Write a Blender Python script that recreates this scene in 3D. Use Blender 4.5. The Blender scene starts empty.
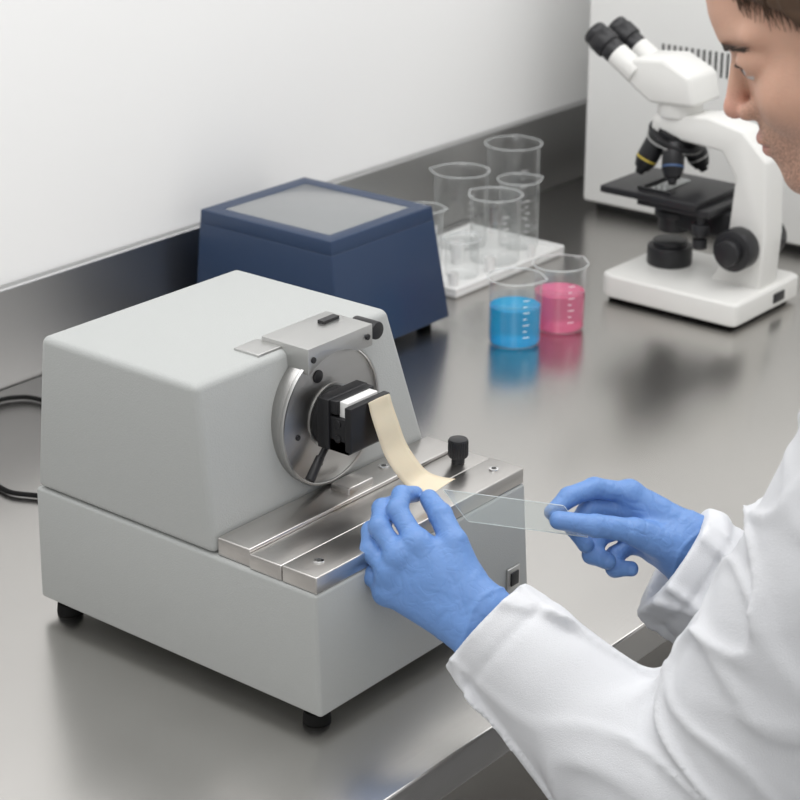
import bpy, bmesh, math, random
import numpy as np
from mathutils import Vector, Matrix
random.seed(3)
sc=bpy.context.scene
# ---------------------------------------------------------------- helpers
def link(o): sc.collection.objects.link(o); return o
def finish(me,ang=35):
    for p in me.polygons: p.use_smooth=True
    me.update()
    if ang<180: me.set_sharp_from_angle(angle=math.radians(ang))
class Thing:
    def __init__(s,name,label,cat,loc=(0,0,0),rot=0,bm=None,mat=None,world=True,group=None,ang=35):
        s.M=Matrix.Translation(Vector(loc))@Matrix.Rotation(rot,4,'Z')
        me=None
        if bm is not None:
            if world: bm.transform(s.M.inverted())
            me=bpy.data.meshes.new(name); bm.to_mesh(me); bm.free(); finish(me,ang)
            if mat: me.materials.append(mat)
        s.o=link(bpy.data.objects.new(name,me))
        if me is None: s.o.empty_display_size=.05
        s.o.matrix_world=s.M
        s.o['label']=label; s.o['category']=cat
        if group: s.o['group']=group
    def part(s,name,bm,mat,parent=None,label=None,world=False,ang=35):
        if world: bm.transform(s.M.inverted())
        me=bpy.data.meshes.new(name); bm.to_mesh(me); bm.free(); finish(me,ang)
        for m in (mat if isinstance(mat,(list,tuple)) else [mat]): me.materials.append(m)
        o=link(bpy.data.objects.new(name,me)); o.parent=parent or s.o
        if label: o['label']=label
        return o
def struct(name,bm,mat):
    me=bpy.data.meshes.new(name); bm.to_mesh(me); bm.free(); me.materials.append(mat)
    o=link(bpy.data.objects.new(name,me)); o['kind']='structure'; return o
def bevel(bm,w,seg=3,ang=20):
    if w<=0: return bm
    bm.normal_update()
    es=[e for e in bm.edges if len(e.link_faces)==2 and e.calc_face_angle(0)>math.radians(ang)]
    bmesh.ops.bevel(bm,geom=es,offset=w,segments=seg,profile=.5,affect='EDGES',clamp_overlap=True)
    return bm
def box(x0,x1,y0,y1,z0,z1,b=0,top=None,seg=3):
    bm=bmesh.new()
    t=top or (x0,x1,y0,y1)
    v=[bm.verts.new(p) for p in [(x0,y0,z0),(x1,y0,z0),(x1,y1,z0),(x0,y1,z0),(t[0],t[2],z1),(t[1],t[2],z1),(t[1],t[3],z1),(t[0],t[3],z1)]]
    for f in [(0,3,2,1),(4,5,6,7),(0,1,5,4),(1,2,6,5),(2,3,7,6),(3,0,4,7)]: bm.faces.new([v[i] for i in f])
    return bevel(bm,b,seg)
def join(*bms):
    out=bms[0]
    for b in bms[1:]:
        me=bpy.data.meshes.new('t'); b.to_mesh(me); out.from_mesh(me); b.free(); bpy.data.meshes.remove(me)
    return out
def lathe(p0,ax,prof,seg=48):
    bm=bmesh.new(); p0=Vector(p0); ax=Vector(ax).normalized()
    q=Vector((0,0,1)).rotation_difference(ax)
    rings=[]
    for r,t in prof:
        if r<1e-7: rings.append([bm.verts.new(p0+q@Vector((0,0,t)))])
        else: rings.append([bm.verts.new(p0+q@Vector((r*math.cos(2*math.pi*i/seg),r*math.sin(2*math.pi*i/seg),t))) for i in range(seg)])
    for a,b in zip(rings[:-1],rings[1:]):
        for i in range(seg):
            j=(i+1)%seg
            if len(a)==1 and len(b)==1: continue
            if len(a)==1: bm.faces.new([a[0],b[j],b[i]])
            elif len(b)==1: bm.faces.new([a[i],a[j],b[0]])
            else: bm.faces.new([a[i],a[j],b[j],b[i]])
    bmesh.ops.recalc_face_normals(bm,faces=bm.faces)
    return bm
def cyl(p0,p1,r,r1=None,b=None,seg=40):
    p0=Vector(p0);p1=Vector(p1);L=(p1-p0).length; r1=r if r1 is None else r1
    b=min(r,r1,L)*.12 if b is None else b
    if b<=0: pr=[(0,0),(r,0),(r1,L),(0,L)]
    else: pr=[(0,0),(r-b,0),(r-b*.3,b*.3),(r,b),(r1,L-b),(r1-b*.3,L-b*.3),(r1-b,L),(0,L)]
    return lathe(p0,p1-p0,pr,seg)
def prism(poly,a0,a1,axis='x',b=0,seg=3):
    bm=bmesh.new()
    def mk(p,a):
        return {'x':(a,p[0],p[1]),'y':(p[0],a,p[1]),'z':(p[0],p[1],a)}[axis]
    A=[bm.verts.new(mk(p,a0)) for p in poly]; B=[bm.verts.new(mk(p,a1)) for p in poly]
    bm.faces.new(A); bm.faces.new(B[::-1]); n=len(poly)
    for i in range(n): bm.faces.new([A[i],A[(i+1)%n],B[(i+1)%n],B[i]])
    bmesh.ops.recalc_face_normals(bm,faces=bm.faces)
    return bevel(bm,b,seg,30)
def frame_box(x0,x1,y0,y1,w,z0,z1,b,taper=0):
    bm=bmesh.new(); i_=[(x0+w,y0+w),(x1-w,y0+w),(x1-w,y1-w),(x0+w,y1-w)]
    o=[(x0,y0),(x1,y0),(x1,y1),(x0,y1)]; o2=[(x0+taper,y0+taper*2),(x1-taper,y0+taper*2),(x1-taper,y1-taper),(x0+taper,y1-taper)]
    V={}
    for n,l in(('o',o),('i',i_)):
        for k,(x,y) in enumerate(l):
            for z in(0,1):
                if n=='o' and z==1: x,y=o2[k]
                V[n,k,z]=bm.verts.new((x,y,(z0,z1)[z]))
    for k in range(4):
        j=(k+1)%4
        bm.faces.new([V['o',k,0],V['o',j,0],V['o',j,1],V['o',k,1]]); bm.faces.new([V['i',j,0],V['i',k,0],V['i',k,1],V['i',j,1]])
        bm.faces.new([V['o',k,1],V['o',j,1],V['i',j,1],V['i',k,1]]); bm.faces.new([V['o',j,0],V['o',k,0],V['i',k,0],V['i',j,0]])
    bmesh.ops.recalc_face_normals(bm,faces=bm.faces)
    return bevel(bm,b,3)
def smoothpath(pts,n=12):
    P=[np.array(p,float) for p in pts]; P=[2*P[0]-P[1]]+P+[2*P[-1]-P[-2]]; out=[]
    for i in range(1,len(P)-2):
        for k in range(n):
            t=k/n; a,b,c,d=P[i-1:i+3]
            out.append(.5*((2*b)+(-a+c)*t+(2*a-5*b+4*c-d)*t*t+(-a+3*b-3*c+d)*t**3))
    out.append(P[-2]); return out
def tube(pts,r,seg=14,n=12,r1=None):
    P=[Vector(p) for p in smoothpath(pts,n)]; bm=bmesh.new(); rings=[]
    up=Vector((0,0,1)); m=len(P)-1
    for i,p in enumerate(P):
        t=(P[min(i+1,len(P)-1)]-P[max(i-1,0)]).normalized()
        s=t.cross(up); s=s.normalized() if s.length>1e-4 else Vector((1,0,0)); w=s.cross(t)
        R=r if r1 is None else r+(r1-r)*i/m
        rings.append([bm.verts.new(p+s*R*math.cos(2*math.pi*k/seg)+w*R*math.sin(2*math.pi*k/seg)) for k in range(seg)])
    for a,b in zip(rings[:-1],rings[1:]):
        for k in range(seg): bm.faces.new([a[k],a[(k+1)%seg],b[(k+1)%seg],b[k]])
    bm.faces.new(rings[0]);bm.faces.new(rings[-1])
    bmesh.ops.recalc_face_normals(bm,faces=bm.faces)
    return bm
# ---------------------------------------------------------------- materials
def M(name,col,rough=.5,metal=0,bump=0,bscale=300,var=0,vscale=20,coat=0,trans=0,ior=1.45,sss=0,stretch=(1,1,1),rvar=0,spec=.5,alpha=1,ridge_=None,band=.09):
    m=bpy.data.materials.new(name); m.use_nodes=True; nt=m.node_tree; b=nt.nodes['Principled BSDF']
    b.inputs['Base Color'].default_value=(*col,1); b.inputs['Roughness'].default_value=rough; b.inputs['Metallic'].default_value=metal
    b.inputs['IOR'].default_value=ior; b.inputs['Coat Weight'].default_value=coat; b.inputs['Transmission Weight'].default_value=trans
    b.inputs['Specular IOR Level'].default_value=spec; b.inputs['Alpha'].default_value=alpha
    if sss:
        b.inputs['Subsurface Weight'].default_value=sss; b.inputs['Subsurface Radius'].default_value=(1,.35,.2); b.inputs['Subsurface Scale'].default_value=.006
    tc=nt.nodes.new('ShaderNodeTexCoord'); mp=nt.nodes.new('ShaderNodeMapping'); mp.inputs['Scale'].default_value=stretch
    nt.links.new(tc.outputs['Object'],mp.inputs['Vector'])
    last=None
    for R_ in (ridge_ or []):
        sc_,strg,dist=R_
        # crease lines: soft bands where a warped noise crosses its middle value
        n=nt.nodes.new('ShaderNodeTexNoise'); n.inputs['Scale'].default_value=sc_; n.inputs['Detail'].default_value=1.0; n.inputs['Distortion'].default_value=.8
        nt.links.new(mp.outputs[0],n.inputs['Vector'])
        s1=nt.nodes.new('ShaderNodeMath'); s1.operation='SUBTRACT'; s1.inputs[1].default_value=.5; nt.links.new(n.outputs['Fac'],s1.inputs[0])
        s2=nt.nodes.new('ShaderNodeMath'); s2.operation='ABSOLUTE'; nt.links.new(s1.outputs[0],s2.inputs[0])
        s3=nt.nodes.new('ShaderNodeMapRange'); s3.interpolation_type='SMOOTHSTEP'; s3.inputs['From Min'].default_value=0; s3.inputs['From Max'].default_value=band; nt.links.new(s2.outputs[0],s3.inputs['Value'])
        bp=nt.nodes.new('ShaderNodeBump'); bp.inputs['Strength'].default_value=strg; bp.inputs['Distance'].default_value=dist
        if last: nt.links.new(last.outputs[0],bp.inputs['Normal'])
        nt.links.new(s3.outputs[0],bp.inputs['Height']); last=bp; nt.links.new(bp.outputs[0],b.inputs['Normal'])
    if bump:
        n=nt.nodes.new('ShaderNodeTexNoise'); n.inputs['Scale'].default_value=bscale; n.inputs['Detail'].default_value=3
        nt.links.new(mp.outputs[0],n.inputs['Vector']); bp=nt.nodes.new('ShaderNodeBump'); bp.inputs['Strength'].default_value=bump; bp.inputs['Distance'].default_value=.001
        if last: nt.links.new(last.outputs[0],bp.inputs['Normal'])
        nt.links.new(n.outputs['Fac'],bp.inputs['Height']); nt.links.new(bp.outputs[0],b.inputs['Normal'])
    n=nt.nodes.new('ShaderNodeTexNoise'); n.inputs['Scale'].default_value=vscale; n.inputs['Detail'].default_value=4
    nt.links.new(mp.outputs[0],n.inputs['Vector'])
    mx=nt.nodes.new('ShaderNodeMix'); mx.data_type='RGBA'
    mx.inputs['A'].default_value=(*[c*(1-var) for c in col],1); mx.inputs['B'].default_value=(*[min(1,c*(1+var)) for c in col],1)
    nt.links.new(n.outputs['Fac'],mx.inputs['Factor']); nt.links.new(mx.outputs['Result'],b.inputs['Base Color'])
    if rvar:
        mr=nt.nodes.new('ShaderNodeMapRange'); mr.inputs['To Min'].default_value=rough-rvar; mr.inputs['To Max'].default_value=rough+rvar
        nt.links.new(n.outputs['Fac'],mr.inputs['Value']); nt.links.new(mr.outputs[0],b.inputs['Roughness'])
    return m
def thin_glass(name,tint=(.985,.99,.99),haze=.02,edge=.7,power=4.,hazecol=(.9,.93,.93),gl0=.07):
    m=bpy.data.materials.new(name); m.use_nodes=True; nt=m.node_tree; nt.nodes.remove(nt.nodes['Principled BSDF']); out=nt.nodes['Material Output']
    N=nt.nodes.new; Lk=nt.links.new
    tr=N('ShaderNodeBsdfTransparent'); tr.inputs[0].default_value=(*tint,1)
    gl=N('ShaderNodeBsdfGlossy'); gl.inputs['Roughness'].default_value=.04
    df=N('ShaderNodeBsdfDiffuse'); df.inputs[0].default_value=(*hazecol,1)
    lw=N('ShaderNodeLayerWeight'); lw.inputs['Blend'].default_value=.5
    pw=N('ShaderNodeMath'); pw.operation='POWER'; pw.inputs[1].default_value=power; Lk(lw.outputs['Facing'],pw.inputs[0])
    m_=N('ShaderNodeMath'); m_.operation='MULTIPLY_ADD'; m_.inputs[1].default_value=edge; m_.inputs[2].default_value=gl0; Lk(pw.outputs[0],m_.inputs[0])
    h_=N('ShaderNodeMath'); h_.operation='MULTIPLY_ADD'; h_.inputs[1].default_value=edge*.5; h_.inputs[2].default_value=haze; Lk(pw.outputs[0],h_.inputs[0])
    m1=N('ShaderNodeMixShader'); m2=N('ShaderNodeMixShader')
    Lk(h_.outputs[0],m1.inputs[0]); Lk(tr.outputs[0],m1.inputs[1]);Lk(df.outputs[0],m1.inputs[2])
    Lk(m_.outputs[0],m2.inputs[0]);Lk(m1.outputs[0],m2.inputs[1]);Lk(gl.outputs[0],m2.inputs[2]);Lk(m2.outputs[0],out.inputs[0])
    return m
m_wall=M('wall_paint',(.89,.89,.885),.7,bump=.05,bscale=150)
m_floor=M('floor_vinyl',(.30,.30,.295),.45,var=.08,vscale=8)
m_steel=M('brushed_bench_steel',(.60,.585,.565),.245,1,bump=.06,bscale=480,var=.04,vscale=9,stretch=(.05,1,1),rvar=.03)
m_splash=M('backsplash_steel',(.47,.47,.47),.34,1,bump=.03,bscale=200,var=.04,vscale=4,stretch=(.06,1,1))
m_plate=M('machined_plate_steel',(.64,.62,.60),.28,1,bump=.10,bscale=600,var=.08,vscale=60,stretch=(.05,1,1))
m_cast=M('satin_aluminium',(.56,.56,.55),.38,1,bump=.05,bscale=900,var=.03)
m_disc=M('turned_steel',(.43,.425,.415),.38,1,bump=.08,bscale=500,var=.06,vscale=80,stretch=(.15,1,1))
m_grey=M('grey_enamel',(.43,.443,.435),.5,bump=.35,bscale=650,var=.03,vscale=500,coat=.03)
m_black=M('black_plastic',(.018,.018,.02),.38,bump=.05,bscale=700,var=.1)
m_blackm=M('black_anodised_metal',(.020,.020,.022),.36,.3,bump=.03,bscale=700,var=.1)
m_rub=M('black_rubber',(.008,.008,.008),.75,var=.1,spec=.2)
m_whitep=M('white_plastic',(.78,.78,.77),.35,var=.01)
m_blue=M('navy_enamel',(.020,.042,.095),.42,bump=.08,bscale=800,var=.03,coat=.05)
m_lid=M('grey_window_glass',(.25,.26,.265),.22,0,var=.03,coat=.2)
m_glass=thin_glass('clear_glass')
m_rim=thin_glass('glass_rim',(.93,.95,.95),.35,hazecol=(.95,.96,.96))
m_slide=thin_glass('slide_glass',(.95,.975,.97),.08,edge=.5,gl0=.09,power=3.)
m_edge=M('ground_glass_edge',(.80,.86,.85),.3,var=.02,trans=.1)
m_liqb=M('blue_liquid',(.01,.52,.90),.03,0,trans=.65,ior=1.2)
m_liqp=M('pink_liquid',(.98,.25,.45),.03,0,trans=.65,ior=1.2)
m_mark=M('white_print',(.9,.9,.9),.5)
m_cer=M('white_ceramic',(.82,.82,.81),.3,coat=.2)
m_rib=M('cream_paraffin_ribbon',(.75,.63,.47),.45,var=.04,vscale=60,sss=.15,bump=.05,bscale=250)
m_glove=M('blue_nitrile',(.140,.275,.58),.46,bump=.2,bscale=230,var=.06,vscale=40,sss=.05,ridge_=[(34,.24,.0016),(80,.20,.0008)],band=.13)
m_coat=M('white_cotton',(.72,.73,.755),.92,bump=.7,bscale=1000,var=.02,vscale=14,ridge_=[(6,.30,.008)],band=.16)
m_skin=M('skin',(.62,.37,.27),.52,bump=.4,bscale=560,var=.16,vscale=38,sss=.15)
m_hair=M('dark_brown_hair',(.085,.048,.028),.5,bump=.8,bscale=160,var=.5,vscale=120,stretch=(1,.15,1))
m_brow=M('eyebrow_hair',(.045,.026,.017),.6,var=.2)
m_eyew=M('eye_white',(.6,.56,.54),.2); m_iris=M('brown_iris',(.05,.025,.012),.1)
m_trous=M('dark_trousers',(.05,.055,.07),.8,bump=.3,bscale=900)
m_shoe=M('black_leather',(.02,.02,.02),.35)
m_micro=M('microscope_white_enamel',(.74,.735,.71),.34,var=.01,coat=.15)
m_chrome=M('chrome',(.8,.8,.8),.12,1)
m_cab=M('cabinet_white_enamel',(.80,.80,.785),.45,var=.01)
m_recess_shade=M('recess_shade_paint',(.05,.05,.05),.6)  # dark colour stands for the shade in slots, sockets and gaps
def flat(n,c): return M(n,c,.4)
m_yel=flat('yellow_band',(.55,.42,.06));m_bb=flat('blue_band',(.05,.10,.22));m_steelband=M('steel_band',(.50,.50,.49),.36,1)
# ---------------------------------------------------------------- setting
struct('floor',box(-2,5,-1.5,2.1,-.95,-.9),m_floor)
struct('wall_back',box(-2,5,1.977,2.1,-.9,1.9),m_wall)
struct('trim_1',box(-.6,4.2,1.958,1.975,-.02,.135,.003),m_splash)
bench=Thing('laboratory_bench','brushed stainless steel laboratory bench with upturned rear splash','bench',(1.6,1.45,-.9))
bench.part('worktop',box(-.6,4.2,.943,1.955,-.040,0,.0025),m_steel,world=True)
for x in(-.5,4.1):
    for y in(1.0,1.9): bench.part('leg',box(x-.025,x+.025,y-.025,y+.025,-.9,-.035,.004),m_steel,world=True)
bench.part('lower_shelf',box(-.5,4.1,1.0,1.92,-.62,-.6,.003),m_steel,world=True)
# ---------------------------------------------------------------- microtome
mt=Thing('microtome','light grey tabletop microtome with steel platform and black specimen clamp','laboratory instrument',(1.335,1.25,0))
P=lambda n,b,m,**k: mt.part(n,b,m,world=True,**k)
base=P('base_housing',box(1.178,1.503,1.056,1.440,.018,.146,.004,top=(1.174,1.492,1.056,1.431)),m_grey)
for x in(1.197,1.483):
    for y in(1.078,1.418): P('foot',join(cyl((x,y,0),(x,y,.012),.0135,.0125),cyl((x,y,.010),(x,y,.024),.008)),m_rub,label='black rubber foot')
P('upper_housing',box(1.1745,1.494,1.182,1.430,.1465,.312,.008,top=(1.174,1.448,1.198,1.408),seg=5),m_grey)
P('slide_rail',box(1.176,1.490,1.057,1.0985,.1465,.163,.0012),m_plate)
P('slide_rail',box(1.176,1.490,1.0995,1.1390,.1465,.1620,.0012),m_plate)
P('slide_rail',box(1.178,1.490,1.140,1.181,.1465,.165,.0015),m_plate)
P('rail_bed',box(1.18,1.487,1.06,1.18,.145,.156,0),m_recess_shade)
for x,y,z in((1.203,1.078,.163),(1.468,1.078,.163),(1.40,1.165,.165)):
    s=P('screw',cyl((x,y,z-.002),(x,y,z+.0012),.0052),m_chrome,label='steel screw head')
    mt.part('screw_socket',cyl((x,y,z+.0006),(x,y,z+.0016),.0026,seg=6,b=0),m_recess_shade,parent=s,world=True)
kn=P('platform_knob',join(cyl((1.461,1.118,.161),(1.461,1.118,.170),.0068),cyl((1.461,1.118,.168),(1.461,1.118,.188),.0098,b=.0015),*[cyl((1.461+.0096*math.cos(a),1.118+.0096*math.sin(a),.170),(1.461+.0096*math.cos(a),1.118+.0096*math.sin(a),.186),.0009,seg=6) for a in np.linspace(0,6.28,25)[:-1]]),m_black,label='black knurled knob')
P('rail_clamp',box(1.325,1.362,1.146,1.170,.164,.172,.0015),m_plate)
cx,cz=1.336,.238
P('rotary_disc',lathe((cx,1.196,cz),(0,-1,0),[(0,0),(.068,0),(.0700,.001),(.0706,.0025),(.0706,.0160),(.0696,.0175),(.0690,.0178),(0,.0178)],96),m_disc,label='turned steel disc')
P('disc_rim',lathe((cx,1.1800,cz),(0,-1,0),[(.0680,0),(.0708,0),(.0712,.0005),(.0712,.0030),(.0706,.0040),(.0688,.0040),(.0681,.0034),(.0680,0)],96),m_steelband,label='bright raised steel rim')
P('disc_hub',join(cyl((cx,1.181,cz),(cx,1.168,cz),.030,b=.002),cyl((cx,1.170,cz),(cx,1.152,cz),.0225,b=.002)),m_blackm,label='black hub collar')
P('hub_ring',lathe((cx,1.1785,cz),(0,-1,0),[(.0302,0),(.0325,0),(.0325,.002),(.0302,.002),(.0302,0)],64),m_steelband)
for a in(112,190,250):
    x=cx+.049*math.cos(math.radians(a));z=cz+.049*math.sin(math.radians(a))
    P('disc_plug',cyl((x,1.1795,z),(x,1.1765,z),.0065 if a==112 else .0028),m_black)
P('locking_lever',join(tube([(cx-.014,1.165,cz-.015),(cx-.026,1.164,cz-.025),(cx-.036,1.163,cz-.034)],.0034,n=4),cyl((cx-.032,1.164,cz-.030),(cx-.050,1.162,cz-.048),.0044,.005)),m_black,label='black lever')
x0,x1,R_=1.296,1.390,.0665; poly=[(x0,.3185),(x1,.3185)]
for i in range(25):
    x=x1+(x0-x1)*i/24; z=cz+math.sqrt(max(0,R_*R_-(x-cx)**2))
    poly.append((x,max(z,.296 if x>cx else .292)))
P('top_bracket',prism(poly,1.170,1.230,'y',b=.0010,seg=2),m_cast,label='machined aluminium bracket')
P('bracket_plate',box(1.264,1.297,1.204,1.236,.309,.3145,.0008),m_cast)
P('bracket_screw',cyl((1.303,1.1705,.306),(1.303,1.1685,.306),.003),m_black)
P('bracket_screw',cyl((1.382,1.1705,.307),(1.382,1.1685,.307),.003),m_black)
P('bracket_slot',box(1.358,1.381,1.205,1.213,.318,.3215,0),m_black)
P('adjustment_knob',join(cyl((1.402,1.203,.307),(1.402,1.173,.307),.0092,b=.0015),cyl((1.386,1.192,.307),(1.406,1.192,.307),.006)),m_black,label='black adjustment knob')
ox,oz=-.013,.009; ks=.88
def cb_(x0,x1,y0,y1,z0,z1,b):
    f=lambda v,c: c+(v-c)*ks
    return box(f(x0,1.345)+ox,f(x1,1.345)+ox,f(y0,1.145),f(y1,1.145),f(z0,.248)+oz,f(z1,.248)+oz,b)
cl=P('specimen_clamp',join(cyl((cx,1.168,cz),(cx,1.156,cz),.022),cb_(1.306,1.372,1.148,1.164,.208,.266,.001),cb_(1.309,1.325,1.122,1.155,.207,.247,.001),
   cb_(1.309,1.370,1.122,1.155,.207,.222,.001),cb_(1.355,1.371,1.122,1.155,.207,.250,.001),cb_(1.309,1.371,1.138,1.155,.250,.2655,.001)),m_blackm,label='black specimen clamp')
mt.part('clamp_jaw',cb_(1.307,1.373,1.117,1.126,.211,.2625,.0012),m_blackm,parent=cl,world=True,label='black clamp jaw')
mt.part('specimen_block',cb_(1.314,1.364,1.127,1.139,.222,.2645,.001),m_whitep,parent=cl,world=True,label='white specimen block')
for z in(.235,.250): mt.part('clamp_screw',cyl((1.3025,1.138,z),(1.299,1.138,z),.004),m_blackm,parent=cl,world=True)
pt=P('switch_plate',box(1.462,1.483,1.0530,1.0565,.035,.060,.001),m_cast,label='small switch plate')
mt.part('switch_rocker',box(1.466,1.479,1.0515,1.0535,.040,.055,.0008),m_black,parent=pt,world=True)
# ribbon
rp=smoothpath([(1.338,1.1195,.2695),(1.3385,1.1185,.2665),(1.3395,1.1165,.257),(1.342,1.112,.241),(1.347,1.107,.219),(1.352,1.098,.2015),(1.359,1.090,.188),(1.366,1.079,.1825),(1.3745,1.068,.1800)],10)
bm=bmesh.new(); prev=None; N=len(rp)
for i,p in enumerate(rp):
    t=i/(N-1); w=.0155+.0030*t
    row=[bm.verts.new((p[0]+s*w,p[1]+t*s*.001,p[2]+.0004*math.cos(s*2)+t*s*.001)) for s in np.linspace(-1,1,7)]
    if prev:
        for a in range(6): bm.faces.new([prev[a],prev[a+1],row[a+1],row[a]])
    prev=row
rib=Thing('tissue_ribbon','thin cream paraffin ribbon hanging from the specimen clamp','specimen ribbon',(1.37,1.09,.166),bm=bm,mat=m_rib,ang=180)
sm=rib.o.modifiers.new('s','SOLIDIFY'); sm.thickness=.0004
# slide
A=Vector((1.366,1.062,.181)); L=Vector((.073,-.089,-.017)); W=Vector((.010,-.022,-.030)); nr=L.cross(W).normalized()
def slab(A,L,W,t):
    bm=bmesh.new(); vs=[]
    for k in(-1,1):
        for p in(A,A+L,A+L+W,A+W): vs.append(bm.verts.new(p+nr*t*k))
    for fidx in[(0,1,2,3),(4,5,6,7),(0,1,5,4),(1,2,6,5),(2,3,7,6),(3,0,4,7)]: bm.faces.new([vs[i] for i in fidx])
    bmesh.ops.recalc_face_normals(bm,faces=bm.faces); return bm
sl=Thing('glass_slide','clear glass microscope slide held between gloved fingers','glass slide',tuple(A+L*.5+W*.5),bm=slab(A,L,W,.0005),mat=m_slide)
e=.0008; Lu=L.normalized(); Wu=W.normalized()
sl.part('ground_edge',join(slab(A-Wu*e,L,Wu*e,.0006),slab(A+W,L,Wu*e,.0006),slab(A-Lu*e,Lu*e,W,.0006),slab(A+L,Lu*e,W,.0006)),m_edge,world=True,label='pale ground glass edge')
# cable
Thing('power_cable','black power cable looping over the bench behind the microtome','cable',(1.4,1.75,0),
  bm=tube([(1.43,1.46,.05),(1.48,1.55,.01),(1.535,1.70,.004),(1.562,1.82,.004),(1.563,1.875,.004),(1.552,1.908,.004),(1.512,1.916,.004),(1.430,1.838,.004),(1.366,1.755,.004),(1.347,1.695,.004),(1.360,1.657,.004),(1.385,1.60,.004),(1.40,1.50,.01),(1.40,1.445,.03)],.0031),mat=m_rub)
# ---------------------------------------------------------------- blue slide warmer
bx=Thing('slide_warmer','navy blue sloped benchtop box with grey window lid','laboratory instrument',(2.01,1.79,0))
P=lambda n,b,m,**k: bx.part(n,b,m,world=True,**k)
P('body',box(1.897,2.137,1.654,1.931,.012,.1578,.002,top=(1.902,2.123,1.672,1.918)),m_blue)
P('lid_frame',frame_box(1.902,2.123,1.672,1.918,.025,.1572,.177,.0015,taper=.0015),m_blue)
P('lid_window',box(1.926,2.100,1.696,1.894,.160,.1760,.001),m_lid,label='frosted grey window panel')
for x in(1.92,2.11):
    for y in(1.68,1.91): P('foot',cyl((x,y,0),(x,y,.013),.011),m_rub)
# ---------------------------------------------------------------- beakers
def beaker(x,y,r,h,z0=0,liq=None,lm=None,label='clear empty glass beaker',rot=0,marks=True):
    T=Thing('beaker',label,'beaker',(x,y,z0),rot,group='glass beakers')
    pr=[(0,.0012),(r-.006,.0006),(r-.002,.0016),(r-.0004,.004),(r,.008),(r,h-.008),(r+.0012,h-.003),(r+.003,h)]
    bm=lathe((0,0,0),(0,0,1),pr,64)
    def sp(co):
        a=math.atan2(co.y,co.x); return .006*math.exp(-(a/.22)**2)
    for v in bm.verts:
        if v.co.z>h-.012: v.co.x+=sp(v.co)*(v.co.z-(h-.012))/.012
    T.part('glass',bm,m_glass,ang=60)
    bm=bmesh.new(); rg=[]
    for i in range(64):
        a=2*math.pi*i/64; c=Vector(((r+.003)*math.cos(a),(r+.003)*math.sin(a),h)); c.x+=sp(c); o=Vector((c.x,c.y,0)).normalized()
        rg.append([bm.verts.new(c+o*.0009*math.cos(t)+Vector((0,0,.0009*math.sin(t)))) for t in np.linspace(0,2*math.pi,9)[:-1]])
    for i in range(64):
        for k in range(8): bm.faces.new([rg[i][k],rg[i][(k+1)%8],rg[(i+1)%64][(k+1)%8],rg[(i+1)%64][k]])
    bmesh.ops.recalc_face_normals(bm,faces=bm.faces)
    T.part('rim',bm,m_rim)
    if liq:
        T.part('liquid',lathe((0,0,0),(0,0,1),[(0,.0030),(r-.006,.0030),(r-.0015,.0058),(r-.0008,.009),(r-.0008,liq+.001),(r-.0025,liq),(0,liq)],64),lm,label='coloured liquid')
    if marks:
        bm=bmesh.new(); n=7
        for k in range(n):
            z=h*.2+h*.55*k/(n-1); hw=.26 if k%2==0 else .15
            a0=-2.2-rot; prev=None
            for j in range(5):
                a=a0+hw*j/4; c,s=math.cos(a),math.sin(a); R=r+.0003
                cur=[bm.verts.new((R*c,R*s,z)),bm.verts.new((R*c,R*s,z+.0012))]
                if prev: bm.faces.new([prev[0],cur[0],cur[1],prev[1]])
                prev=cur
        T.part('graduations',bm,m_mark,label='white graduation marks')
    return T
tr=Thing('specimen_tray','shallow white plastic tray carrying glassware','tray',(2.37,1.81,0))
tr.part('tray_floor',box(2.230,2.514,1.714,1.905,0,.011,.004),m_whitep,world=True)
tr.part('tray_rim',frame_box(2.230,2.514,1.714,1.905,.006,.008,.016,.0025),m_whitep,world=True)
beaker(2.577,1.865,.044,.145,0,rot=.5,label='tall clear empty glass beaker behind white tray')
beaker(2.422,1.854,.042,.122,.0115,rot=2,label='tall clear empty glass beaker on white tray')
beaker(2.392,1.763,.039,.106,.0115,rot=1.6,label='clear empty glass beaker on white tray')
beaker(2.4745,1.778,.032,.110,.0115,rot=-.5,label='clear empty glass beaker on white tray')
beaker(2.312,1.842,.029,.088,.0115,rot=-1,label='clear empty glass beaker on white tray')
beaker(2.297,1.755,.026,.060,.0115,rot=0,label='small clear empty glass beaker on white tray',marks=False)
beaker(2.134,1.536,.0365,.098,0,.056,m_liqb,'glass beaker half filled with bright blue liquid',rot=-1.2)
beaker(2.224,1.523,.0365,.098,0,.056,m_liqp,'glass beaker half filled with pink liquid',rot=-.2)
for x,y,r,h in((2.345,1.80,.012,.032),(2.257,1.78,.012,.026),(2.363,1.870,.012,.040),(2.340,1.734,.009,.024),(2.254,1.738,.009,.020),(2.442,1.728,.007,.020)):
    T=Thing('specimen_cup','small white ceramic cup on the tray','cup',(x,y,.0115),bm=lathe((x,y,.0115),(0,0,1),[(0,0),(r*.75,0),(r,h),(r*.9,h),(r*.68,.003),(0,.003)],32),mat=m_cer,group='ceramic cups')
# ---------------------------------------------------------------- cabinet
cb=Thing('storage_cabinet','large white enamelled cabinet unit with ventilation slots on bench','cabinet',(3.05,1.5,0))
P=lambda n,b,m,**k: cb.part(n,b,m,world=True,**k)
P('body',box(2.755,3.45,1.13,1.846,.012,.62,.006),m_cab)
P('gap_shade_block',box(2.775,3.43,1.15,1.83,.0,.013,.001),m_recess_shade)  # dark block painted as the shaded gap below the cabinet
bmv=[box(2.7535,2.7565,1.70-.011*i-.0035,1.70-.011*i,.262,.302,0) for i in range(24)]  # dark bars on the face stand for shade inside the slots
P('vent',join(*bmv),m_recess_shade,label='row of ventilation slots')
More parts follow.
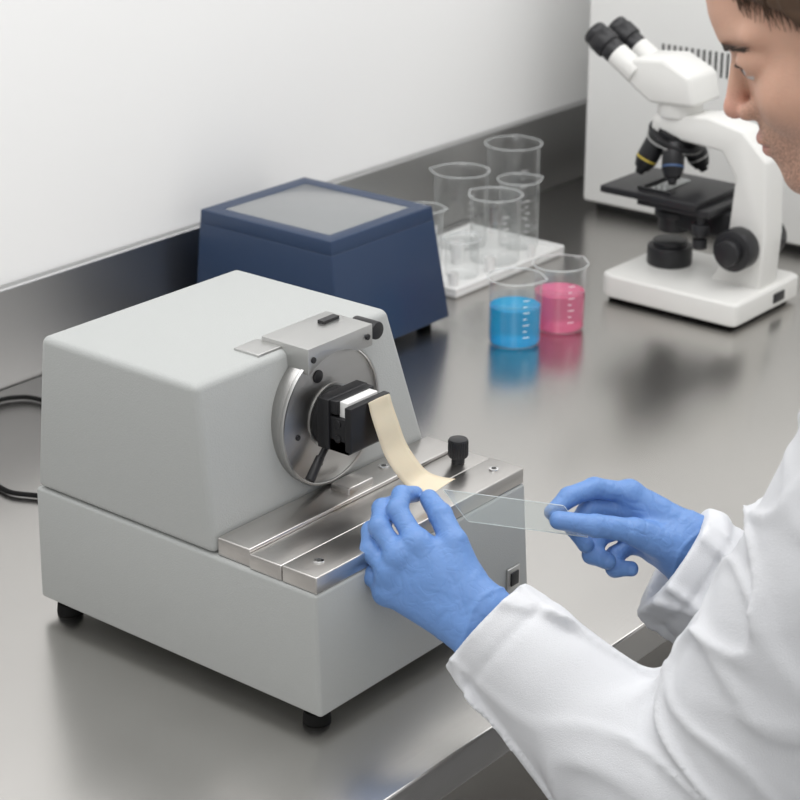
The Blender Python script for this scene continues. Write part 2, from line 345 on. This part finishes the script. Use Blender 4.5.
# ---------------------------------------------------------------- microscope
mc=Thing('microscope','white binocular compound microscope with black stage and knobs','microscope',(2.472,1.43,0))
P=mc.part
P('base',join(prism([(-.104,-.114),(.076,-.114),(.082,-.10),(.080,.105),(.072,.122),(-.094,.122),(-.106,.105),(-.108,-.10)],.006,.042,'z',b=.006,seg=4)),m_micro)
P('base_pad',box(-.095,.07,-.10,.11,0,.010,.002),m_rub)
arm=[(-.104,.038),(-.020,.038),(-.044,.085),(-.052,.20),(-.028,.234),(.088,.242),(.094,.250),(.090,.272),(.0,.281),(-.060,.269),(-.102,.230),(-.108,.12)]
P('arm',prism(arm,-.026,.026,'x',b=.005,seg=3),m_micro)
P('head',join(cyl((0,.06,.270),(0,.06,.300),.033),prism([(.014,.294),(.090,.290),(.140,.322),(.124,.352),(.070,.357),(.024,.336)],-.040,.040,'x',b=.007,seg=3)),m_micro)
d=Vector((0,.84,.54)).normalized()
for x in(-.028,.028):
    p=Vector((x,.118,.328)); tb=P('eyepiece_tube',cyl(p,p+d*.045,.0180,b=.002),m_micro)
    P('eyepiece',join(cyl(p+d*.043,p+d*.062,.0175,b=.001),cyl(p+d*.060,p+d*.084,.0205,b=.003),cyl(p+d*.082,p+d*.097,.0185,b=.004)),m_black,label='black rubber eyepiece')
npc=P('nosepiece',join(cyl((0,.060,.248),(0,.063,.238),.032),cyl((0,.063,.240),(0,.068,.228),.044,.041)),m_blackm,label='black revolving nosepiece')
P('nosepiece_ring',cyl((0,.0660,.2315),(0,.0670,.2280),.0425,b=.001),m_steelband)
ca=Vector((0,.068,.232))
for ang,ln,mb in((129,.060,m_yel),(212,.064,m_bb),(-48,.056,m_steelband),(40,.044,m_steelband)):
    a=math.radians(ang); r=Vector((math.cos(a),math.sin(a),0)); dd=(r*.5+Vector((0,.0,-1))).normalized()
    p=ca+r*.024; ln*=.95
    ob=P('objective',join(cyl(p,p+dd*ln*.55,.0165,b=.001),cyl(p+dd*ln*.60,p+dd*ln*.85,.0165,.0115,b=.0006),cyl(p+dd*ln*.85,p+dd*ln,.008,.006,b=.0005)),m_blackm,label='black objective lens')
    P('objective_band',cyl(p+dd*ln*.55,p+dd*ln*.60,.0167,b=.0004),mb,parent=ob)
st=P('stage',join(box(-.068,.068,-.015,.150,.152,.163,.002),box(-.06,.06,-.035,.09,.142,.153,.002)),m_black,label='black mechanical stage')
P('specimen_slide',box(-.04,.035,.055,.08,.1635,.165,0),m_slide,parent=st)
P('stage_clip',join(box(-.05,.05,.09,.096,.163,.167,.001),box(-.05,-.045,.04,.096,.163,.167,.001)),m_black,parent=st)
P('condenser',join(cyl((0,.06,.095),(0,.06,.143),.024),cyl((0,.06,.118),(0,.06,.128),.030),box(-.02,.02,-.055,.05,.105,.143,.003)),m_blackm,label='black condenser')
P('illuminator',join(cyl((0,.065,.041),(0,.065,.072),.034),cyl((0,.065,.070),(0,.065,.079),.026)),m_black,label='black illuminator')
for s in(-1,1):
    f=P('focus_knob',join(cyl((s*.025,-.07,.100),(s*.055,-.07,.100),.031,b=.003),cyl((s*.054,-.07,.100),(s*.072,-.07,.100),.019,b=.002)),m_black,label='black focus knob')
P('stage_knob',join(cyl((-.05,-.015,.150),(-.05,-.015,.100),.006),cyl((-.05,-.015,.130),(-.05,-.015,.113),.013),cyl((-.05,-.015,.107),(-.05,-.015,.093),.011)),m_black)
P('power_switch',box(.0,.03,-.1165,-.113,.016,.030,.001),m_black)
# ---------------------------------------------------------------- signed distance modelling
def snets(F,org,h):
    ins=F<0
    c=[(0,0,0),(1,0,0),(0,1,0),(1,1,0),(0,0,1),(1,0,1),(0,1,1),(1,1,1)]
    nx,ny,nz=F.shape
    cnt=np.zeros((nx-1,ny-1,nz-1),np.int8)
    for a,b,d in c: cnt+=ins[a:nx-1+a,b:ny-1+b,d:nz-1+d]
    I,J,K=np.nonzero((cnt>0)&(cnt<8))
    V=np.stack([F[I+a,J+b,K+d] for a,b,d in c],1)
    S=np.zeros((len(I),3));n=np.zeros(len(I)); ca=np.array(c,float)
    for i,j in[(0,1),(2,3),(4,5),(6,7),(0,2),(1,3),(4,6),(5,7),(0,4),(1,5),(2,6),(3,7)]:
        m=(V[:,i]<0)!=(V[:,j]<0); t=V[:,i]/np.where(m,V[:,i]-V[:,j],1)
        S+=np.where(m[:,None],ca[i]+t[:,None]*(ca[j]-ca[i]),0); n+=m
    vert=(S/n[:,None]+np.stack([I,J,K],1))*h+np.array(org)
    idm=-np.ones((nx-1,ny-1,nz-1),np.int64); idm[I,J,K]=np.arange(len(I))
    faces=[]
    for ax in range(3):
        b,d=(ax+1)%3,(ax+2)%3
        lo=[slice(None)]*3;hi=[slice(None)]*3; lo[ax]=slice(0,-1);hi[ax]=slice(1,None)
        A=ins[tuple(lo)];B=ins[tuple(hi)]
        E=np.argwhere(A!=B)
        sh=np.array(idm.shape)
        ok=(E[:,b]>0)&(E[:,d]>0)&(E[:,b]<sh[b])&(E[:,d]<sh[d]); E=E[ok]
        q=[]
        for ob,od in((-1,-1),(0,-1),(0,0),(-1,0)):
            e=E.copy(); e[:,b]+=ob;e[:,d]+=od; q.append(idm[e[:,0],e[:,1],e[:,2]])
        q=np.stack(q,1); inn=A[E[:,0],E[:,1],E[:,2]]
        q[~inn]=q[~inn][:,::-1]; faces.append(q)
    return vert,np.concatenate(faces)
def grid(lo,hi,h):
    ax=[np.arange(l,u+h,h,dtype=np.float32) for l,u in zip(lo,hi)]
    return np.meshgrid(*ax,indexing='ij')
def cap(G,a,b,ra,rb):
    X,Y,Z=G; a=[float(k) for k in a]; b=[float(k) for k in b]
    bx_,by,bz=b[0]-a[0],b[1]-a[1],b[2]-a[2]; L2=bx_*bx_+by*by+bz*bz+1e-12
    px,py,pz=X-a[0],Y-a[1],Z-a[2]
    t=np.clip((px*bx_+py*by+pz*bz)/L2,0,1)
    return np.sqrt((px-t*bx_)**2+(py-t*by)**2+(pz-t*bz)**2)-(ra+(rb-ra)*t)
def ell(G,c,r):
    X,Y,Z=G; x,y,z=(X-c[0])/r[0],(Y-c[1])/r[1],(Z-c[2])/r[2]
    k=np.sqrt(x*x+y*y+z*z); g=np.sqrt((x/r[0])**2+(y/r[1])**2+(z/r[2])**2)+1e-9
    return k*(k-1)/g
def smin(a,b,k):
    h=np.maximum(k-np.abs(a-b),0)/k; return np.minimum(a,b)-h*h*k*.25
def smax(a,b,k): return -smin(-a,-b,k)
def sdfmesh(F,lo,h,Mx=None):
    v,f=snets(F,lo,h)
    bm=bmesh.new(); me=bpy.data.meshes.new('t'); me.from_pydata(v.tolist(),[],f.tolist()); bm.from_mesh(me); bpy.data.meshes.remove(me)
    bmesh.ops.smooth_vert(bm,verts=bm.verts,factor=.35,use_axis_x=True,use_axis_y=True,use_axis_z=True)
    if Mx is not None: bm.transform(Mx)
    return bm
def ridge(p,w): return np.exp(-(np.sin(p)/w)**2)
aa=math.radians(39.25); th=math.atan2(800,1987)
fh=Vector((math.cos(aa),math.sin(aa),0)); rt=Vector((math.sin(aa),-math.cos(aa),0)); UP=Vector((0,0,1))
cu=fh*math.sin(th)+UP*math.cos(th); cbk=-(fh*math.cos(th)-UP*math.sin(th))
def frame(o,x,y,z,s=.001):
    m=Matrix((x,y,z)).transposed().to_4x4(); return Matrix.Translation(o)@m@Matrix.Scale(s,4)
# ---- hands
def hand(fingers,thumb,wrist,fore,h=1.5,side=None,seed=0,fr=.6):
    pts=np.array([p for f in fingers for p in f]+list(thumb)+[wrist,fore])
    lo=pts.min(0)-40; hi=pts.max(0)+40; G=grid(lo,hi,h)
    X,Y,Z=G
    D=None
    w=np.array(wrist,float); side=np.array(side,float); fo=np.array(fore,float)
    for i,f in enumerate(fingers):
        off=side*(14-9.5*i)
        d=cap(G,w+off,f[0],19,12.3-.6*i)
        D=d if D is None else smin(D,d,14)
    for s_ in(12,-12):
        D=smin(D,cap(G,w+side*s_,fo+side*s_*1.3,20.5,24),10)
    for a,b in zip(fingers[:-1],fingers[1:]):
        D=smin(D,cap(G,a[0],b[0],10,10),8)
    for i,f in enumerate(fingers):
        D=smin(D,cap(G,f[0],f[0],12.2-.5*i,12.2-.5*i),7)
    D=smin(D,cap(G,thumb[0],thumb[1],18,13.5),12)
    def wr(d,f,amp):
        for j in(1,2):
            q=np.sqrt((X-f[j][0])**2+(Y-f[j][1])**2+(Z-f[j][2])**2)
            ax=np.array(f[j])-np.array(f[j-1]); ax=ax/np.linalg.norm(ax)
            s_=(X-f[j][0])*ax[0]+(Y-f[j][1])*ax[1]+(Z-f[j][2])*ax[2]
            ph=s_*.8+.8*np.sin(X*.21+Y*.17+seed+j)
            d=d-amp*ridge(ph,.40)*np.exp(-(q/13)**2)
        return d
    FD=None
    for i,f in enumerate(fingers):
        r=[10.2,9.6,8.9,7.9] if i<3 else [9.2,8.6,7.9,7.1]
        r=[k+fr-.6 for k in r]
        d=cap(G,f[0],f[1],r[0],r[1])
        d=smin(d,cap(G,f[1],f[2],r[1]+.1,r[2]),4)
        d=smin(d,cap(G,f[2],f[3],r[2]+.1,r[3]),4)
        d=wr(d,f,.7)
        FD=d if FD is None else smin(FD,d,.8)
    d=cap(G,thumb[1],thumb[2],12.2,10.8); d=smin(d,cap(G,thumb[2],thumb[3],11.0,9.0),3); d=wr(d,thumb,.8)
    D=smin(D,FD,4)
    D=smin(D,d,3)
    ax=(fo-w)/np.linalg.norm(fo-w)
    t=((X-w[0])*ax[0]+(Y-w[1])*ax[1]+(Z-w[2])*ax[2])
    sd=(X*side[0]+Y*side[1]+Z*side[2])
    f1=ridge(t*.14+.9*np.sin(sd*.07+seed)+.03*Z,.35)
    f2=ridge((sd*.6+t*.5)*.10+1.1*np.sin(t*.05+Z*.04+seed),.3)
    D=D-1.5*f1*np.exp(-((t-4)/22)**2)-.4*f2*np.exp(-((t+30)/35)**2)+.4*np.sin(X*.11+1.7*np.sin(Y*.08))*np.sin(Z*.13+Y*.09)
    return D,lo,h
def unit(v): v=np.array(v,float); return v/np.linalg.norm(v)
LF=[[(-55,68,-8),(-73,97,-24),(-69,110,-44),(-56,110,-60)],
    [(-71,56,-8),(-89,82,-20),(-87,98,-40),(-74,102,-57)],
    [(-80,40,-12),(-97,60,-24),(-97,77,-42),(-85,83,-58)],
    [(-83,22,-18),(-96,37,-28),(-96,53,-44),(-85,59,-56)]]
LT=[(-6,24,-8),(-21,68,-10),(-33,93,-24),(-43,106,-48)]
D,lo,h=hand(LF,LT,(0,0,0),(66,-56,4),h=1.3,side=unit((.64,.76,0)),seed=.5)
bm_l=sdfmesh(D,lo,h,frame(Vector((1.280,.955,.114)),rt,cu,cbk))
RF=[[(-57,53,0),(-92,59,10),(-118,50,20),(-134,36,27)],
    [(-60,38,-8),(-96,38,2),(-111,20,8),(-101,4,16)],
    [(-58,20,-12),(-87,12,0),(-94,-6,8),(-80,-12,18)],
    [(-49,6,-14),(-70,-8,-6),(-71,-20,4),(-57,-20,12)]]
RT=[(-20,2,14),(-56,18,30),(-94,24,41),(-129,29,42)]
D,lo,h=hand(RF,RT,(0,0,0),(64,-44,-12),h=1.3,side=unit((.35,1,-.15)),seed=2.,fr=1.0)
bm_r=sdfmesh(D,lo,h,frame(Vector((1.531,.888,.111)),rt,cu,cbk))
# ---- person
SH=Vector((.018,-.020,-.008))
SL=Vector((1.365,.62,.36))+SH; EL=Vector((1.312,.738,-.030)); WL=Vector((1.285,.945,.108))
SR=Vector((1.70,.73,.36))+SH; ER=Vector((1.61,.710,-.03)); WR=Vector((1.521,.897,.100))
zt=[-.47,-.2,0,.15,.30,.37,.42,.47]
hwT=[.14,.115,.10,.11,.12,.11,.06,.02]; RT_=[.16,.145,.125,.125,.12,.10,.078,.062]
zc=[-.47,0,.3,.48]; cX=[1.575,1.575,1.56,1.52]; cY=[.51,.535,.615,.67]
def torso(G,off=0):
    X,Y,Z=G
    c1=np.interp(Z,zc,cX)-X; c2=np.interp(Z,zc,cY)-Y
    a=c1*.95+c2*.3; b=-c1*.3+c2*.95
    q=np.maximum(np.abs(a)-np.interp(Z,zt,hwT),0)
    return (np.sqrt(q*q+b*b)-np.interp(Z,zt,RT_)-off).astype(np.float32)
def armS(G,S,E,Wp,rs,re,rw):
    return smin(cap(G,S,E,rs,re),cap(G,E,Wp,re,rw),.03)
hc=.0038
lo=(1.15,.33,-.47);hi=(1.90,1.01,.49); G=grid(lo,hi,hc); X,Y,Z=G
T_=torso(G); T_=smax(T_,Z-.462,.01); T_=smax(T_,-.455-Z,.006)
def folds(G,S,E,Wp,seed):
    X,Y,Z=G
    ax=np.array(Wp)-np.array(E); L_=np.linalg.norm(ax); ax=ax/L_
    t=(X-E[0])*ax[0]+(Y-E[1])*ax[1]+(Z-E[2])*ax[2]
    w=.55*np.sin(X*31+Z*19+seed)+.6*np.sin(Y*27-Z*33+seed*2)
    am=.6+.4*np.sin(X*17+Y*13-Z*11+seed)
    r1=ridge(t*27+1.7*w,.34)*am
    r3=ridge(t*15+(X-Z)*12+2.0*w+seed,.32)
    r4=ridge(t*9-(X+Z)*20+1.6*w+seed*3,.26)*(1-am*.6)
    r2=np.sin(X*48+Y*36-Z*31+2.0*np.sin(Z*21+X*17+seed))
    return (.0062*r1+.0078*r3+.006*r4+.0010*r2).astype(np.float32)
AL=armS(G,SL,EL,WL,.087,.084,.049); AR=armS(G,SR,ER,WR,.085,.080,.060)
AL=AL-folds(G,SL,EL,WL,1.)+.002; AR=AR-folds(G,SR,ER,WR,4.)+.002
def cuffcut(A_,G,E,Wp,rin,ext):
    X,Y,Z=G
    E=np.array(E);Wp=np.array(Wp);ax=(Wp-E)/np.linalg.norm(Wp-E)
    pl=(X-Wp[0])*ax[0]+(Y-Wp[1])*ax[1]+(Z-Wp[2])*ax[2]-ext
    A_=A_+(.0030*np.exp(-((pl+.028)/.0035)**2)).astype(np.float32)
    A_=smax(A_,pl.astype(np.float32),.003)
    inner=cap(G,Wp-ax*.03,Wp+ax*.1,rin-.004,rin)
    return smax(A_,-inner,.003)
AL=cuffcut(AL,G,EL,WL,.038,.004); AR=cuffcut(AR,G,ER,WR,.047,.0)
T_=T_-(.003*np.sin(X*45+2*np.sin(Z*13))*np.sin(Z*18+Y*30)+.006*ridge(X*22+Y*12+1.5*np.sin(Z*9),.38)).astype(np.float32)
CO=smin(T_,smin(AL,AR,.005),.010)
neckhole=cap(G,(1.51,.67,.40),(1.43,.71,.58),.066,.07)
CO=smax(CO,-neckhole,.006)
bm_coat=sdfmesh(CO,lo,hc)
del T_,AL,AR,CO,neckhole
def ringbm(c,n,r0,r1,h_,seg=48):
    return lathe(c,n,[(r0,0),(r0+.004,0),(r1+.004,h_),(r1,h_),(r0,0)],seg)
# head
hh=1.7
lo=(-90,-125,-185); G=grid(lo,(90,130,135),hh); X,Y,Z=G; AXs=np.abs(X); GS=(AXs,Y,Z)
H_=ell(G,(0,-12,32),(75,94,84))
H_=smin(H_,ell(G,(0,28,-38),(56,60,72)),26)
H_=smin(H_,cap(GS,(52,8,-52),(22,60,-96),15,15),26)
H_=smin(H_,cap(GS,(0,72,-98),(10,71,-97),15,14),16)
H_=smin(H_,cap(GS,(12,80,16),(42,68,18),10,8),12)
H_=smin(H_,ell(GS,(40,56,-32),(22,24,24)),18)
H_=smin(H_,cap(G,(0,70,40),(0,70,62),22,18),30)
H_=smax(H_,-ell(GS,(31,94,1),(18,13,12)),10)
nose=cap(G,(0,83,4),(0,100,-30),6.5,7.8); nose=smin(nose,ell(G,(0,101,-34.5),(9.5,9.5,8)),5); nose=smin(nose,ell(GS,(11.5,91,-38),(7,9.5,7)),4)
nose=smax(nose,-ell(GS,(6.5,95,-47.5),(3.2,6,4)),2)
H_=smin(H_,nose,6)
H_=smin(H_,ell(G,(0,73,-66),(28,18,24)),12)
up=ell(G,(0,88,-62),(20,8.0,5.0)); lw=ell(G,(0,86.5,-71.5),(17.5,8.0,5.8))
lips=np.minimum(up,lw)
H_=smin(H_,lips,3)
H_=smax(H_,-cap(GS,(0,98,-66.6),(22,85,-68),1.3,.9),1.2)
lid=ell(GS,(31,72,0),(15.5,15,13))
H_=smin(H_,lid,4)
H_=smax(H_,-ell(GS,(31,88,-3.0),(13,10,4.4)),1.0)
ear=ell(GS,(76,-8,-8),(8,17,31)); ear=smax(ear,-ell(GS,(84,-5,-4),(7,10,20)),4)
H_=smin(H_,ear,5)
H_=smin(H_,cap(G,(0,-22,-60),(0,-50,-170),54,58),22)
g=Vector((-.47,.883,0)).normalized(); pit=math.radians(24)
Fv=g*math.cos(pit)-UP*math.sin(pit); Uv=UP*math.cos(pit)+g*math.sin(pit); Rv=Fv.cross(Uv)
NT=Vector((1.341,.762,.602)); HO=NT-Fv*.110+Uv*.036
HM=frame(HO,Rv,Fv,Uv,.00105)
bm_head=sdfmesh(H_,lo,hh,HM)
# inner body
lo=(1.14,.32,-.90);hi=(1.92,1.02,.56); G=grid(lo,hi,.010)
Bd=torso(G,-.03); Bd=smax(Bd,G[2]-.44,.01); Bd=smax(Bd,-.15-G[2],.01)
def short(E,W_,k): return E+(W_-E)*k
Bd=smin(Bd,armS(G,SL,EL,short(EL,WL,.80),.05,.04,.026),.02); Bd=smin(Bd,armS(G,SR,ER,short(ER,WR,.75),.05,.04,.026),.02)
nk=HM@Vector((0,-45,-150))
Bd=smin(Bd,cap(G,(1.525,.66,.38),nk,.052,.052),.03)
Bd=smin(Bd,cap(G,(1.49,.50,-.1),(1.48,.52,-.82),.08,.045),.03); Bd=smin(Bd,cap(G,(1.67,.55,-.1),(1.68,.57,-.82),.08,.045),.03)
bm_body=sdfmesh(Bd,lo,.010)
PO=Vector((1.58,.53,-.9)); mo=HM@Vector((0,62,-82))-PO
nt=m_skin.node_tree; b_=nt.nodes['Principled BSDF']
def skinmix(center,r0,r1,col,fac,noise):
    src=b_.inputs['Base Color'].links[0].from_socket
    tc=nt.nodes.new('ShaderNodeTexCoord'); vd=nt.nodes.new('ShaderNodeVectorMath'); vd.operation='DISTANCE'; vd.inputs[1].default_value=center
    nt.links.new(tc.outputs['Object'],vd.inputs[0]); mr=nt.nodes.new('ShaderNodeMapRange'); mr.inputs['From Min'].default_value=r0; mr.inputs['From Max'].default_value=r1; mr.inputs['To Max'].default_value=fac
    nt.links.new(vd.outputs['Value'],mr.inputs['Value']); f=mr.outputs[0]
    if noise:
        ns=nt.nodes.new('ShaderNodeTexNoise'); ns.inputs['Scale'].default_value=noise; nt.links.new(tc.outputs['Object'],ns.inputs['Vector'])
        n2=nt.nodes.new('ShaderNodeMapRange'); n2.inputs['From Min'].default_value=.4; n2.inputs['From Max'].default_value=.62; nt.links.new(ns.outputs['Fac'],n2.inputs['Value'])
        mm=nt.nodes.new('ShaderNodeMath'); mm.operation='MULTIPLY'; nt.links.new(f,mm.inputs[0]); nt.links.new(n2.outputs[0],mm.inputs[1]); f=mm.outputs[0]
    mx=nt.nodes.new('ShaderNodeMix'); mx.data_type='RGBA'; mx.inputs['B'].default_value=(*col,1); nt.links.new(f,mx.inputs['Factor']); nt.links.new(src,mx.inputs['A']); nt.links.new(mx.outputs['Result'],b_.inputs['Base Color'])
skinmix(mo,.080,.035,(.25,.15,.115),.9,700)
skinmix(HM@Vector((0,92,-67))-PO,.021,.012,(.52,.23,.20),.75,0)
skinmix(HM@Vector((0,104,-36))-PO,.024,.008,(.64,.31,.24),.6,0)
person=Thing('person','person in white lab coat and blue gloves holding a slide','person',PO,bm=join(bm_head,bm_body),mat=m_skin,ang=180)
P=lambda n,b,m,**k: person.part(n,b,m,world=True,ang=k.pop('ang',180),**k)
coat=P('lab_coat',bm_coat,m_coat,label='white cotton lab coat')
nd=(nk-Vector((1.525,.66,.40))).normalized()
person.part('collar',ringbm(Vector((1.52,.662,.425)),nd,.082,.074,.035),m_coat,parent=coat,world=True)
for z in(.30,.20,.10,.0,-.1):
    c=Vector((np.interp(z,zc,cX),np.interp(z,zc,cY),z)); o_=Vector((-.3,.95,0))*np.interp(z,zt,RT_)
    c=c+o_+Vector((-.02,-.006,0)); person.part('button',cyl(c-Vector((-.3,.95,0))*.004,c+Vector((-.3,.95,0))*.005,.008),m_whitep,parent=coat,world=True,ang=35)
P('glove',bm_l,m_glove,label='blue nitrile glove'); P('glove',bm_r,m_glove,label='blue nitrile glove')
lo=(1.33,.36,-.88);hi=(1.84,.76,-.30); G=grid(lo,hi,.012)
Tr=smin(cap(G,(1.49,.50,-.35),(1.48,.52,-.86),.10,.065),cap(G,(1.67,.55,-.35),(1.68,.57,-.86),.10,.065),.02); Tr=smax(Tr,G[2]+.32,.01); Tr=smax(Tr,-.872-G[2],.01)
P('trousers',sdfmesh(Tr,lo,.012),m_trous)
for x,y in((1.47,.55),(1.67,.60)):
    lo=(x-.1,y-.18,-.9);G=grid(lo,(x+.1,y+.22,-.78),.008)
    S=smin(ell(G,(x-.01,y+.07,-.872),(.048,.12,.045)),ell(G,(x+.01,y-.05,-.86),(.042,.075,.055)),.03); S=smax(S,-.892-G[2],.004)
    P('shoe',sdfmesh(S,lo,.008),m_shoe)
# hair
G=grid((-100,-125,-90),(100,110,150),2.4); X,Y,Z=G
st_=1.6*np.sin(X*.35+2*np.sin(Y*.05))+1.2*np.sin(X*.8+Y*.1)
Hr=ell(G,(0,-14,36),(81,100,89))-st_-2
line=np.interp(Y,[-70,-20,14,40,70,100],[-75,-35,-18,30,52,56])
Hr=smax(Hr,line-Z,3)
bm_hair=sdfmesh(Hr,(-100,-125,-90),2.4,HM)
rs=np.random.RandomState(4); strands=[]
for i in range(420):
    x=rs.uniform(-72,72); y=86-(x/62)**2*40+rs.uniform(-10,2); z=np.interp(y,[14,40,70,100],[-12,32,54,60])+rs.uniform(-9,6)
    n_=np.array([x/75**2,(y+12)/94**2,(z-32)/84**2]); n_/=np.linalg.norm(n_)
    k=1/math.sqrt((x/75)**2+((y+12)/94)**2+((z-32)/84)**2); p=np.array([x*k,(y+12)*k-12,(z-32)*k+32])
    tdir=np.array([rs.uniform(-.9,.4),-.2,1.]); tdir-=tdir.dot(n_)*n_; tdir/=np.linalg.norm(tdir)
    s0=p-tdir*rs.uniform(3,12)+n_*.8; s1=p+tdir*8+n_*4.0; s2=p+tdir*20+n_*5.0
    strands.append(tube([s2,s1,s0],.8,6,3,r1=.15))
sb=join(*strands); sb.transform(HM)
P('hair',join(bm_hair,sb),m_hair,label='short dark brown hair')
for s in(-1,1):
    hairs=[]
    for i in range(110):
        u=rs.uniform(0,1); x=14+36*u; y=92.4-.0125*(x-14)**2*1.0; z=14.0+6*u-7.5*u*u+rs.uniform(-3.2,2.6)*(1-.5*u)
        hairs.append(tube([(s*x,y-.4,z),(s*(x+3),y-.06*(x-14),z+.8),(s*(x+6),y-.4-.15*(x-14),z+.6)],.6,5,2,r1=.12))
    bm=join(*hairs); bm.transform(HM); P('eyebrow',bm,m_brow)
    e=lathe((s*31,72-13.0,-1.2),(0,1,-.12),[(0,0)]+[(13.0*math.sin(a),13.0-13.0*math.cos(a)) for a in np.linspace(.15,3.0,24)]+[(0,26)],32)
    for f_ in e.faces:
        f_.material_index=1 if f_.calc_center_median().y>72+10.8 else 0
    e.transform(HM); P('eye',e,[m_eyew,m_iris])
    pts=[(s*31+12.8*math.sin(a),72+15.6*math.cos(a)-.2,1.0-1.8*math.sin(a)**2) for a in np.linspace(-1.0,1.0,7)]
    lb=tube(pts,.8,8,4); lb.transform(HM); P('eyelashes',lb,m_brow)
# ---------------------------------------------------------------- lights
w=bpy.data.worlds.new('w'); sc.world=w; w.use_nodes=True; w.node_tree.nodes['Background'].inputs[0].default_value=(1,.995,.985,1); w.node_tree.nodes['Background'].inputs[1].default_value=.66
def area(loc,tgt,sx,sy,p,col=(1,1,1)):
    l=bpy.data.lights.new('ceiling_and_fill_light','AREA'); l.shape='RECTANGLE'; l.size=sx;l.size_y=sy;l.energy=p;l.color=col
    o=link(bpy.data.objects.new('ceiling_and_fill_light',l)); o.location=loc; o.rotation_euler=(Vector(tgt)-Vector(loc)).to_track_quat('-Z','Y').to_euler(); return o
area((1.4,1.1,1.75),(1.5,1.2,0),2.2,1.0,21)
area((3.0,1.0,1.75),(2.8,1.2,0),1.5,1.0,10)  # fill light added to brighten the cabinet end
area((.2,.2,1.7),(1.3,1.2,0),1.2,1.2,7)
# ---------------------------------------------------------------- camera
cd=bpy.data.cameras.new('camera'); cam=link(bpy.data.objects.new('camera',cd)); cd.sensor_width=36; cd.lens=1987/800*36
cam.matrix_world=Matrix.Translation((0,0,.97))@Matrix((rt,cu,cbk)).transposed().to_4x4()
cd.clip_start=.05; cd.dof.use_dof=True; cd.dof.focus_distance=1.92; cd.dof.aperture_fstop=10
sc.camera=cam
sc.view_settings.view_transform='Standard'
